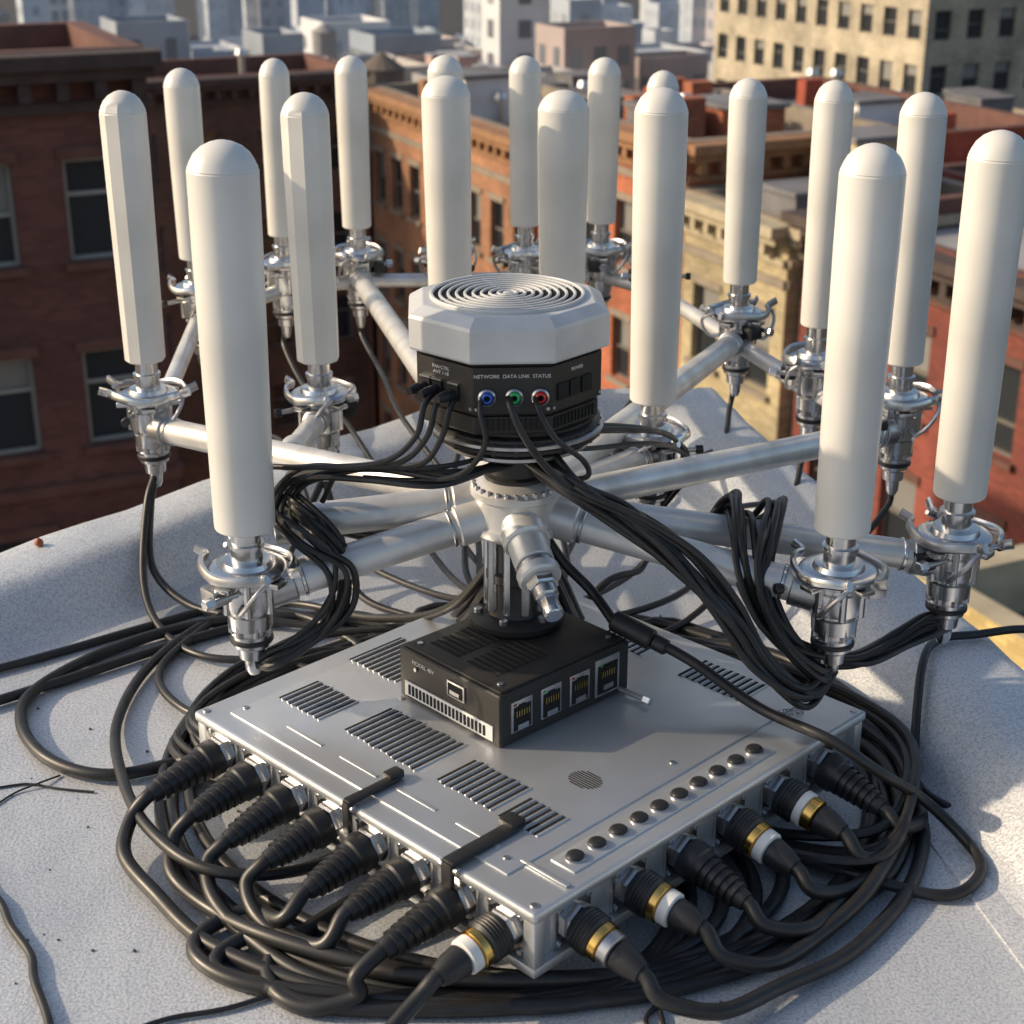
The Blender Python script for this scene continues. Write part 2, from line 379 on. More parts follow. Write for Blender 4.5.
for k in range(12): box(mb,(-.026+k*.0047,.020,-.002),(.0022,.010,.0012),slot,F0); box(mb,(-.026+k*.0047,.020,-.002),(.0022,.010,.0012),slot,F2)
for F in (F0,F1,F2):
    for xx in (-.031,.031): cyl(mb,(xx,.035,0),(xx,.035,.0012),.0016,steel,F,8)
mb.obj('jacks',parent=par)
def text(s,size,M,parent,mat,name):
    cu=bpy.data.curves.new(name,'FONT'); cu.body=s; cu.size=size; cu.align_x='CENTER'; cu.extrude=.0001
    o=bpy.data.objects.new(name,cu); cu.materials.append(mat); scene.collection.objects.link(o); o.parent=parent; o.matrix_local=M
    return o
text('NETWORK  DATA LINK  STATUS',.0045,F0@T(0,.063,.0003),par,white,'label_front')
text('FAN CTRL\nANT 1-18',.0045,F1@T(-.004,.064,.0003),par,white,'label_side')
text('POWER',.0045,F2@T(0,.063,.0003),par,white,'label_power')
# ------------------------------------------------------------------ black network box
sw=bpy.data.objects.new('black_network_switch',None); scene.collection.objects.link(sw); sw.location=(-.0145,.035,.0905); sw.rotation_euler=(0,0,R(-47))
mb=MB()
box(mb,(0,0,.026),(.14,.166,.052),blackbox,None,bev=.0035,seg=3)
box(mb,(0,0,.0525),(.132,.158,.004),blackbox,None,bev=.0015)
for (gx,gy,n) in ((-.03,-.035,11),(.022,-.035,9)):
    for k in range(n):
        box(mb,(gx,gy-.025+k*.0075-.0,.0546),(.040,.0026,.0009),slot,None); box(mb,(gx,gy-.0212+k*.0075,.0549),(.040,.0016,.0012),blackbox,None,bev=.0004)
for gx in (-.055,.055):
    for gy in (-.069,.069): cyl(mb,(gx,gy,.0543),(gx,gy,.0558),.003,steel,None,12)
box(mb,(0,-.0835,.012),(.122,.0014,.015),white,None,bev=.0003)
x=-.054
while x<.053:
    box(mb,(x,-.0845,.012),(.0026,.0008,.0100),slot,Matrix.Translation((0,0,0))); x+=.0052
box(mb,(.012,-.0838,.036),(.024,.002,.016),steel,None,bev=.0008); box(mb,(.012,-.0850,.036),(.019,.0012,.0115),slot); box(mb,(.012,-.0858,.034),(.013,.001,.004),steel)
cyl(mb,(-.045,-.083,.036),(-.045,-.0848,.036),.0022,steel,None,10)
for k in range(4):
    yy=-.058+k*.0365; s=1 if k<3 else 1.25
    box(mb,(.0705,yy,.027),(.003,.026*s,.031*s),steel,None,bev=.001); box(mb,(.0722,yy,.025),(.0012,.0205*s,.0235*s),slot)
    box(mb,(.0730,yy,.0155+.001),(.0016,.013,.005),steel); box(mb,(.0728,yy,.036),(.0014,.008,.004),slot)
    for j in range(6): box(mb,(.0731,yy-.0075+j*.003,.030),(.0006,.0009,.006),gold)
    box(mb,(.0724,yy-.009,.0395),(.001,.003,.0018),green if k%2 else orange)
cyl(mb,(.07,.069,.006),(.098,.074,.004),.0028,steel,None,10); cyl(mb,(.098,.074,.004),(.106,.0755,.0035),.005,chrome,None,6)
mb.obj('case',parent=sw,angle=30)
text('MODEL 48V',.006,Matrix.Translation((-.035,-.0833,.040))@Matrix.Rotation(R(90),4,'X'),sw,white,'label')
# ------------------------------------------------------------------ chassis
ch=bpy.data.objects.new('router_chassis',None); scene.collection.objects.link(ch); ch.rotation_euler=(0,0,R(-45))
mb=MB()
box(mb,(0,0,.0555),(.424,.424,.052),casemat,None,bev=.002)
box(mb,(0,0,.0325),(.44,.44,.009),casemat,None,bev=.002)
box(mb,(0,0,.0840),(.444,.444,.010),casemat,None,bev=.0042,seg=4)
box(mb,(-.012,.0,.0892),(.365,.40,.0028),casemat,None,bev=.0013,seg=2)
box(mb,(.193,-.03,.0892),(.026,.262,.0024),casemat,None,bev=.001)
for sx in (-1,1):
    for sy in (-1,1): cyl(mb,(sx*.213,sy*.213,.0885),(sx*.213,sy*.213,.0903),.0035,steel,None,14); box(mb,(sx*.2135,sy*.2135,.058),(.0125,.0125,.046),casemat,None,bev=.002)
mb.obj('shell',parent=ch,angle=30)
mb=MB(); ZT=.0906
def vents(cx,cy,n,ln,sp=.0078,shear=0):
    for k in range(n):
        xx=cx+(k-(n-1)/2)*sp; l=ln*rnd.uniform(.9,1.0)
        box(mb,(xx,cy+shear*k,ZT),(.0036,l,.0009),slot,None); box(mb,(xx+.0033,cy+shear*k,ZT+.0002),(.0022,l*1.03,.0022),casemat,None,bev=.0008)
vents(-.155,-.128,8,.05); vents(-.045,-.118,13,.062); vents(.062,-.122,9,.05); vents(.128,-.128,6,.040)
vents(-.165,-.02,9,.07); vents(-.03,.172,8,.035); vents(.09,.172,10,.045); vents(-.15,.16,8,.05)
for k in range(5): box(mb,(-.11+k*.075,-.178,ZT),(.05,.004,.0018),casemat,None,bev=.0007)
for (x0,y0) in ((-.1,-.07),(.02,-.06),(.155,.02),(.155,-.185),(-.19,.1),(-.19,-.185)): cyl(mb,(x0,y0,ZT-.0005),(x0,y0,ZT+.0012),.003,steel,None,12)
for k in range(9):
    ww=.032*math.sqrt(max(.05,1-((k-4)/4.6)**2)); box(mb,(.12,-.055+(k-4)*.0028,ZT),(ww,.0012,.0007),slot)
for k in range(10):
    yy=-.146+k*.0259
    M=T(.193,yy,.0903)
    lathe(mb,[(.0086,0),(.0086,.0012),(.0072,.0018)],steel,M,24); lathe(mb,[(.0072,.001),(.0072,.0035),(.0055,.0048),(.002,.005)],black,M,24)
mb.obj('vents_and_buttons',parent=ch,angle=35)
text('CAUTION\nHIGH RF',.008,Matrix.Translation((.172,.165,.0907))@Matrix.Rotation(R(60),4,'Z'),ch,casedark,'label')
mb=MB()
for (xx,ln,wd) in ((.006,.055,.009),(.130,.075,.013)):
    box(mb,(xx,-.222+ln/2-.004,.0935),(wd,ln,.005),black,None,bev=.0018)
    box(mb,(xx-.003,-.222+ln-.004,.0955),(wd*1.3,.016,.008),black,None,bev=.002)
    box(mb,(xx,-.2255,.076),(wd*.9,.005,.036),black,None,bev=.0015)
    box(mb,(xx,-.227,.060),(wd*1.4,.008,.012),steel,None,bev=.002)
    cyl(mb,(xx-wd*.8,-.2235,.0885),(xx+wd*.8,-.2235,.0885),.0032,steel,None,10)
mb.obj('latch_clips',parent=ch)
def flange(mb,M):
    box(mb,(0,0,.002),(.040,.040,.004),chrome,M,bev=.001)
    for sx in (-1,1):
        for sy in (-1,1): cyl(mb,(sx*.0158,sy*.0158,.003),(sx*.0158,sy*.0158,.0062),.0027,steel,M,10)
    lathe(mb,[(.0155,.003),(.0165,.005),(.0165,.010),(.015,.012)],steel,M,6)
def relief(mb,M,L,kind):
    z=.008
    if kind==0:
        pr=[(.0165,z),(.0175,z+.002),(.0175,z+.014),(.0155,z+.016)]
        n=6; seg=(L-z-.02)/n
        for k in range(n):
            r0=.0155-.0050*k/n; zz=z+.018+k*seg
            pr+=[(r0,zz),(r0,zz+seg*.55),(r0-.0022,zz+seg*.6),(r0-.0022,zz+seg*.95)]
        pr+=[(.0090,L),(.0080,L+.004)]
        lathe(mb,pr,black,M,24)
    else:
        lathe(mb,[(.0165,z),(.0175,z+.002),(.0175,z+.018),(.0155,z+.020)],black,M,24)
        for k in range(5): lathe(mb,[(.0175,z+.004+k*.003),(.0185,z+.005+k*.003),(.0175,z+.006+k*.003)],black,M,24)
        c1,c2=((gold,white),(gold,steel),(white,gold))[kind-1]
        lathe(mb,[(.0135,z+.019),(.0165,z+.021),(.0165,z+.027),(.0145,z+.028)],c1,M,24)
        lathe(mb,[(.0135,z+.028),(.0150,z+.029),(.0150,z+.037),(.0135,z+.038)],c2,M,24)
        lathe(mb,[(.0105,z+.038),(.013,z+.040),(.012,z+.052),(.0085,L+.004)],black,M,20)
cab=MB()
RC=.0066
CY=.04
def ringpt(ang,r,z): return (r*math.cos(R(ang)),CY+r*math.sin(R(ang)),z)
mb=MB()
def port(lx,ly,axis,d,L,kind):
    if axis=='L': flange(mb,Matrix.Translation((lx,-.212,.058))@Matrix.Rotation(R(90),4,'X')); o=Vector((lx,-.214,.058))
    else: flange(mb,Matrix.Translation((.212,ly,.058))@Matrix.Rotation(R(90),4,'Y')); o=Vector((.214,ly,.058))
    relief(mb,align(o,d),L,kind)
    e=o+d*L; Rz=Matrix.Rotation(R(-45),4,'Z'); return Rz@e, Rz.to_3x3()@d
def polar(p): return math.hypot(p.x,p.y-CY), math.degrees(math.atan2(p.y-CY,p.x))%360
for k in range(8):
    lx=-.187+k*.0532
    d=Vector((rnd.uniform(-.06,.04)-.08,-1,-.20+rnd.uniform(-.05,.03))).normalized()
    e,dw=port(lx,0,'L',d,.070+rnd.uniform(-.006,.006),1 if k==7 else 0)
    if k<4:
        p1=e+dw*.025; p1.z=.027
        r1,a1=polar(p1); rr=(.372,.356,.366,.350)[k]
        rr=max(rr,r1+.004)
        pts=[e-dw*.006,e+dw*.008,p1,ringpt(a1+6,r1+.014,.017),ringpt(a1+15,r1*.4+rr*.6+.004,.011),ringpt(a1+28,rr,.0075+.013*(k%2)),ringpt(a1+45,rr-.01,.0075+.013*(k%2)),ringpt(a1+62,rr-.025,.0075),ringpt(a1+80,rr-.035,.0075),ringpt(a1+98,.28,.0075),ringpt(a1+118,.18,.009)]
    elif k<6:
        q=k-4
        p1=e+dw*.03; p1.z=.026
        pts=[e-dw*.006,e+dw*.008,p1,(-.235+q*.02,-.200-q*.03,.012),(-.268+q*.02,-.222-q*.025,.009),(-.272+q*.022,-.252-q*.022,.0075),(-.235+q*.03,-.285-q*.01,.0075),(-.17,-.300-q*.014,.0075),(-.09,-.305-q*.014,.0075),(0,-.300-q*.013,.0075),(.08,-.27-q*.01,.0075),(.12,-.19,.009),(.10,-.1,.010)]
    elif k==6:
        p1=e+dw*.03; p1.z=.030
        pts=[e-dw*.006,e+dw*.008,p1,(-.135,-.315,.016),(-.17,-.318,.0075),(-.20,-.300,.0075),(-.21,-.26,.0075),(-.18,-.215,.0085),(-.12,-.15,.010)]
    else:
        p1=e+dw*.03; p1.z=.032
        pts=[e-dw*.006,e+dw*.008,p1,p1+Vector((-.04,-.045,-.02)),p1+Vector((-.085,-.09,-.0245)),p1+Vector((-.13,-.17,-.0245)),p1+Vector((-.16,-.3,-.0245))]
    tube(cab,pts,RC,rubber,None,10,8)
for k in range(6):
    ly=-.172+k*.066
    d=Vector((1,rnd.uniform(-.02,.14),-.22+rnd.uniform(-.05,.05))).normalized()
    e,dw=port(0,ly,'R',d,.068,(2,1,0,1,3,0)[k])
    p1=e+dw*.025; p1.z=.028
    r1,a1=polar(p1); rr=max((.35,.36,.345,.358,.368,.352)[k],r1)
    zz=.0075+.013*(k%2)
    pts=[e-dw*.006,e+dw*.008,p1,ringpt(a1+6,r1+.014,.018),ringpt(a1+15,r1*.4+rr*.6+.003,.013),ringpt(a1+28,rr,zz),ringpt(a1+46,rr-.006,zz),ringpt(a1+64,rr-.022,zz),ringpt(a1+84,.30,.0075),ringpt(a1+104,.22,.009),ringpt(a1+120,.15,.009)]
    tube(cab,pts,RC,rubber,None,10,7)
mb.obj('port_connectors',parent=ch,angle=35)
cab.obj('chassis_port_cables')
# ------------------------------------------------------------------ cable coil
mb=MB()
for k in range(3):
    r0=.322+.019*k; z0=.0070; ph=rnd.uniform(0,6.28); e=rnd.uniform(.004,.010)
    a0=(35,75,120)[k]; pts=[]; sp=rnd.uniform(-.016,.016)
    for j in range(36):
        a=a0+j*10
        rr=r0+e*math.sin(R(a)*2+ph)+e*.7*math.sin(R(a)*3+2*ph)+sp*(j/36-.5)
        if 190<a%360<330: rr=min(rr,.352)
        pts.append((rr*math.cos(R(a)),CY+rr*math.sin(R(a)),z0))
    pts=[ringpt(a0-28,.17,.009),ringpt(a0-14,.25,.008)]+pts+[ringpt(a0+364,.25,.009),ringpt(a0+378,.17,.009)]
    tube(mb,pts,.0062,rubber,None,10,3)
mb.obj('coaxial_cable_coil')
# ------------------------------------------------------------------ loose cables
def cable(name,pts,r=.005,n=10): 
    m=MB(); tube(m,pts,r,rubber,None,10,n); return m.obj(name)
LC=[
([(-.02,.10,.22),(-.08,.16,.12),(-.17,.30,.04),(-.27,.40,.010),(-.357,.40,.007),(-.434,.348,.007),(-.511,.289,.007),(-.575,.241,.008),(-.66,.19,.008)],.0048),
([(-.03,.1,.20),(-.10,.25,.05),(-.2,.37,.010),(-.30,.36,.007),(-.385,.31,.007),(-.50,.214,.007),(-.62,.12,.007)],.0055),
([(-.03,.1,.17),(-.10,.25,.04),(-.18,.35,.008),(-.265,.37,.008),(-.376,.348,.009),(-.465,.285,.008),(-.523,.191,.008),(-.516,.117,.008),(-.469,.048,.008),(-.404,.02,.008),(-.33,.05,.008),(-.24,.09,.009),(-.12,.10,.009)],.0064),
([(-.12,.2,.01),(-.25,.36,.01),(-.35,.37,.009),(-.41,.26,.008),(-.42,.125,.009),(-.385,-.005,.02),(-.335,-.11,.03),(-.27,-.17,.03),(-.19,-.15,.02),(-.12,-.06,.010)],.0055),
([(-.456,.533,.125),(-.462,.515,.085),(-.45,.45,.035),(-.40,.40,.010),(-.33,.36,.012),(-.24,.34,.009),(-.10,.28,.008),(0,.18,.009)],.0048),
([(-.456,.53,.125),(-.465,.51,.09),(-.455,.42,.03),(-.42,.34,.008),(-.36,.27,.008),(-.27,.25,.010),(-.18,.2,.01),(-.08,.1,.009)],.0046),
([(-.249,.533,.12),(-.27,.5,.08),(-.30,.44,.03),(-.36,.36,.01),(-.40,.24,.008),(-.36,.15,.01),(-.28,.1,.012),(-.15,.05,.01)],.0046),
([(-.249,.533,.12),(-.23,.5,.07),(-.2,.42,.015),(-.12,.36,.008),(-.04,.3,.01),(.0,.2,.06),(-.01,.1,.2)],.0044),
([(.60,.24,.02),(.54,.22,.064),(.47,.20,.069),(.43,.19,.068),(.401,.14,.066),(.376,.05,.024),(.37,.0,.008),(.402,-.044,.006),(.48,-.08,.006),(.56,-.07,.006)],.0045),
([(-.50,-.10,.005),(-.478,-.147,.005),(-.45,-.18,.005),(-.432,-.212,.005),(-.405,-.25,.005),(-.393,-.282,.005),(-.362,-.351,.005),(-.35,-.45,.005)],.0036),
([(-.37,-.43,.003),(-.34,-.38,.003),(-.311,-.3455,.003),(-.28,-.325,.003),(-.23,-.31,.003),(-.16,-.27,.003),(-.08,-.22,.004),(0,-.15,.005)],.0022),
([(.05,-.15,.006),(.08,-.26,.004),(.095,-.30,.003),(.10,-.34,.003),(.118,-.37,.003),(.15,-.45,.003)],.002),
([(.08,-.12,.006),(.13,-.24,.004),(.10,-.30,.003),(.085,-.33,.003),(.11,-.36,.003),(.16,-.36,.003),(.25,-.36,.003),(.34,-.42,.003)],.002),
([(-.53,.0,.0015),(-.495,.012,.0015),(-.478,.014,.0015),(-.45,.006,.0015),(-.415,.0,.0015)],.0012),
([(-.505,-.03,.0015),(-.49,-.002,.0015),(-.47,.012,.004),(-.455,.03,.0015)],.001),
]
for p,r in LC: cable('coaxial_cable',p,r)
m=MB(); P=[(.104,.046,.146),(.149,.019,.132),(.21,-.022,.104),(.265,-.072,.100),(.312,-.08,.07),(.355,-.065,.035),(.388,-.09,.01),(.394,-.13,.007),(.37,-.165,.007),(.338,-.171,.007),(.28,-.15,.012),(.2,-.1,.010),(.13,-.06,.009)]
tube(m,P,.0052,rubber)
d=(Vector(P[1])-Vector(P[0])).normalized(); cyl(m,Vector(P[0])-d*.03,Vector(P[0])+d*.014,.0105,black,None,16,.002); cyl(m,Vector(P[0])+d*.014,Vector(P[0])+d*.03,.0078,black,None,16,.002)
tube(m,[(.08,.06,.152),(.06,.09,.17),(.03,.1,.2),(.0,.1,.25)],.005,rubber)
m.obj('power_cable')
def bundle(name,pts,n,spread,r,seed,pin=True):
    rr=random.Random(seed); m=MB()
    for k in range(n):
        ox=Vector((rr.gauss(0,1),rr.gauss(0,1),rr.gauss(0,1)))*spread; ph=rr.uniform(0,6.28)
        q=[]
        for j,p in enumerate(pts):
            e=Vector((rr.gauss(0,1),rr.gauss(0,1),rr.gauss(0,1)))*spread*.35
            tw=Vector((math.cos(ph+j*.8),math.sin(ph+j*.8),math.sin(ph+j*.8+1)))*spread*.6
            s=.45 if j in (0,len(pts)-1) else 1
            v=Vector(p)+(ox+e+tw)*s; v.z=max(v.z,.007); q.append(v)
        tube(m,q,r*rr.uniform(.8,1.15),rubber,None,8,7)
    return m.obj(name)
bundle('cable_bundle',[(-.005,.06,.318),(.015,.025,.318),(.045,.0,.305),(.09,-.005,.282),(.135,-.02,.25),(.175,-.03,.205),(.205,-.035,.16),(.24,-.035,.128),(.262,-.015,.118),(.277,.004,.13)],10,.006,.0036,1)
bundle('cable_bundle',[(-.02,.06,.318),(-.04,.03,.318),(-.08,.01,.316),(-.14,.03,.312),(-.19,.05,.305),(-.22,.06,.288),(-.228,.05,.265),(-.205,.025,.25),(-.175,.02,.225),(-.18,.02,.18),(-.21,.01,.15),(-.25,.005,.135)],5,.005,.0030,2)
bundle('cable_bundle',[(-.06,.10,.235),(-.14,.10,.225),(-.20,.10,.235),(-.228,.085,.262),(-.215,.045,.272),(-.185,.028,.255),(-.168,.03,.222),(-.175,.02,.185),(-.205,.01,.158),(-.24,.0,.14),(-.256,.011,.13)],6,.005,.0036,3)
bundle('cable_bundle',[(.03,.09,.232),(.10,.105,.222),(.165,.115,.225),(.190,.108,.252),(.195,.085,.264),(.193,.05,.258),(.193,.015,.225),(.215,.0,.18),(.25,.0,.150),(.30,.01,.137),(.35,.05,.138),(.385,.075,.142),(.404,.09,.135)],7,.0045,.0036,5)
bundle('cable_bundle',[(.05,.10,.228),(.14,.12,.216),(.205,.115,.222),(.224,.10,.250),(.226,.075,.256),(.215,.035,.248),(.207,.01,.215),(.225,-.01,.17),(.26,-.01,.13),(.277,.004,.13)],5,.0045,.0036,6)
bundle('cable_bundle',[(-.02,.09,.20),(-.09,.14,.08),(-.17,.17,.04),(-.26,.16,.015),(-.33,.12,.010),(-.34,.05,.012),(-.27,.0,.012),(-.16,0,.010)],4,.009,.0046,7)
bundle('cable_bundle',[(0,.18,.010),(.04,.25,.012),(.10,.27,.02),(.18,.25,.02),(.26,.2,.02),(.32,.12,.02),(.35,.03,.025),(.34,-.06,.03),(.30,-.13,.02),(.22,-.12,.011),(.15,-.06,.010)],5,.008,.005,8)
bundle('cable_bundle',[(-.02,.09,.20),(-.05,.2,.07),(-.12,.28,.015),(-.22,.27,.01),(-.30,.2,.012),(-.33,.1,.014),(-.26,.03,.012),(-.15,.02,.010)],4,.012,.0046,9)
bundle('cable_bundle',[(-.01,.09,.26),(.03,.14,.16),(.07,.2,.06),(.14,.24,.015),(.20,.20,.012),(.16,.1,.010)],4,.009,.0045,10)
bundle('cable_bundle',[(.0,.1,.32),(.05,.14,.312),(.11,.22,.285),(.155,.32,.24),(.175,.36,.20),(.16,.38,.16),(.139,.378,.13)],4,.005,.0030,11)
for i,(ax,ay,L,W,f,ms) in enumerate(ANT):
    if i in (0,1,4,15,17): continue
    rr=random.Random(i); zt=ZB-.145*ms
    dx,dy=mx-ax,my+.12-ay
    q=[(ax,ay,zt+.01),(ax+rr.uniform(-.01,.01),ay,zt-.02)]
    q.append((ax+dx*.12+rr.uniform(-.03,.03),ay+dy*.12,zt-.05+rr.uniform(-.02,.01)))
    q.append((ax+dx*.35,ay+dy*.35,.075)); q.append((ax+dx*.6+rr.uniform(-.05,.05),ay+dy*.6,.03 if ay>.6 else .012)); q.append((ax+dx*.85,ay+dy*.85,.05)); q.append((mx,my+.01,.2))
    cable('coaxial_cable',q,.0040,8)
for (x0,dx) in ((-.085,-.06),(-.075,-.04),(-.062,-.01)):
    cable('plug_lead',[(x0,.02,.394),(x0-.008,.0,.387),(x0-.016,-.005,.36),(x0-.03+dx*.3,.0,.335),(x0-.06+dx,.03,.32),(x0-.1+dx,.05,.31),(x0-.12+dx,.06,.275)],.0027)
cable('plug_lead',[(-.02,-.003,.396),(-.018,-.018,.392),(-.008,-.024,.37),(.01,-.015,.34),(.03,-.005,.318),(.06,.0,.30),(.1,-.01,.27)],.0034)
cable('plug_lead',[(.003,-.003,.396),(.006,-.016,.388),(.02,-.02,.365),(.045,-.008,.34),(.05,.02,.315),(.03,.05,.30),(.0,.07,.29)],.0026)
cable('plug_lead',[(-.043,-.003,.396),(-.044,-.016,.386),(-.04,-.022,.36),(-.06,-.012,.33),(-.10,.01,.315),(-.15,.03,.31)],.0026)
m=MB(); lathe(m,[(.004,0),(.0055,.002),(.005,.006),(.002,.009)],orange,T(-.585,.455,.062),16); m.obj('plastic_plug')
# ------------------------------------------------------------------ city
ROT=Matrix.Rotation(R(25),4,'Z'); ZG=-75
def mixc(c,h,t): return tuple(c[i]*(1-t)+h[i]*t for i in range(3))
HAZE_TINT=(.50,.56,.64)  # distance haze painted into building colours, no real fog
def facade(mb,o,u,W,z0,z1,fh,bay,ww,wh,wall,detail,seed,gl=(glassA,glassB),trim=stone,topgap=1.0,maxf=14,fr=frame):
    rr=random.Random(seed); u=Vector((u[0],u[1],0)); n=Vector((u.y,-u.x,0)); o=Vector((o[0],o[1],0)); Z=Vector((0,0,1))
    def P(s,z,d=0): return o+u*s+Z*z+n*d
    def quad(s0,s1,a,b,d,mat): mb.add([P(s0,a,d),P(s1,a,d),P(s1,b,d),P(s0,b,d)],[(0,1,2,3)],mat)
    def bx(s0,s1,a,b,d0,d1,mat):
        v=[P(s,z,d) for d in (d0,d1) for z in (a,b) for s in (s0,s1)]
        mb.add(v,[(4,5,7,6),(0,2,3,1),(2,6,7,3),(0,1,5,4),(0,4,6,2),(1,3,7,5)],mat)
    nb=max(1,int(W/bay)); bay=W/nb
    nf=max(1,min(maxf,int((z1-topgap-z0)/fh)))
    zt=z1-topgap; zb=zt-nf*fh
    if detail==0:
        quad(0,W,z0,z1,0,wall)
        for f in range(nf):
            for k in range(nb):
                c=(k+.5)*bay; a=zt-(f+.5)*fh
                quad(c-ww/2,c+ww/2,a-wh/2,a+wh/2,.05,gl[0] if rr.random()<.8 else gl[1])
        return
    quad(0,W,zt,z1,0,wall); quad(0,W,z0,zb,0,wall)
    for f in range(nf):
        for k in range(nb):
            s0=k*bay;s1=s0+bay;c=(s0+s1)/2; a0=zt-(f+1)*fh;a1=a0+fh; b0=a0+(fh-wh)*.45; b1=b0+wh; l=c-ww/2;r=c+ww/2
            quad(s0,l,a0,a1,0,wall);quad(r,s1,a0,a1,0,wall);quad(l,r,a0,b0,0,wall);quad(l,r,b1,a1,0,wall)
            D=-.22
            mb.add([P(l,b0),P(l,b1),P(l,b1,D),P(l,b0,D),P(r,b0),P(r,b1),P(r,b1,D),P(r,b0,D)],[(0,1,2,3),(4,7,6,5),(1,5,6,2),(0,3,7,4)],wall)
            t=.07; g=gl[0] if rr.random()<.6 else gl[1]
            mz=b0+wh*rr.choice((.5,.5,.35,.65))
            quad(l,r,b0,mz,D,gl[0]); quad(l,r,mz,b1,D-.03,g)
            for (x0,x1,y0,y1) in ((l,l+t,b0,b1),(r-t,r,b0,b1),(l+t,r-t,b0,b0+t),(l+t,r-t,b1-t,b1),(l+t,r-t,mz-t*.5,mz+t*.5)):
                bx(x0,x1,y0,y1,D+.003,D+.06,fr)
            if detail>1:
                bx(l-.12,r+.12,b0-.14,b0-.003,.004,.12,trim); bx(l-.1,r+.1,b1+.003,b1+.2,.004,.05,trim)
        if detail>1 and f%2==0:
            z=zt-f*fh-.02; bx(0,W,z-.1,z+.1,.006,.09,trim)
def cornice(mb,o,u,W,z,trim,h=.9,out=.6):
    u3=Vector((u[0],u[1],0)); a=math.atan2(u3.y,u3.x)
    M=Matrix.Translation((o[0],o[1],z))@Matrix.Rotation(a,4,'Z')
    box(mb,(W/2,-out/2-.01,-.12),(W+.3,out,.24),trim,M); box(mb,(W/2,-out*.35-.01,-.35),(W+.1,out*.7,.2),trim,M); box(mb,(W/2,-.07,-h),(W,.12,.16),trim,M)
    k=.3
    while k<W: box(mb,(k,-out*.3-.012,-.6),(.2,out*.55,.32),trim,M); k+=.62
_wm={}
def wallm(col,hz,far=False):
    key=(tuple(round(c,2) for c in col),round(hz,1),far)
    if key not in _wm: _wm[key]=brickmat('masonry_%d'%len(_wm),mixc(col,HAZE_TINT,key[1]),far=far)  # wall colour blended towards the painted haze
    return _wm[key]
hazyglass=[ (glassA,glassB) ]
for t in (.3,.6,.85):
    hazyglass.append((pmat('haze_tint_glass_%d'%int(t*100),mixc((.03,.035,.045),HAZE_TINT,t*.85),.4),pmat('haze_tint_blind_%d'%int(t*100),mixc((.2,.2,.2),HAZE_TINT,t),.4)))  # window colours with the distance haze mixed in
fartrims={}
midroof=pmat('roof_mid',(.30,.30,.30),.8,0,.3,.4)
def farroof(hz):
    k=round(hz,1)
    if k not in fartrims: fartrims[k]=pmat('haze_tint_roof_%d'%int(k*10),mixc((.22,.22,.23),HAZE_TINT,k*.8),.8,0,.15,.2)  # roof colour paled by painted haze
    return fartrims[k]
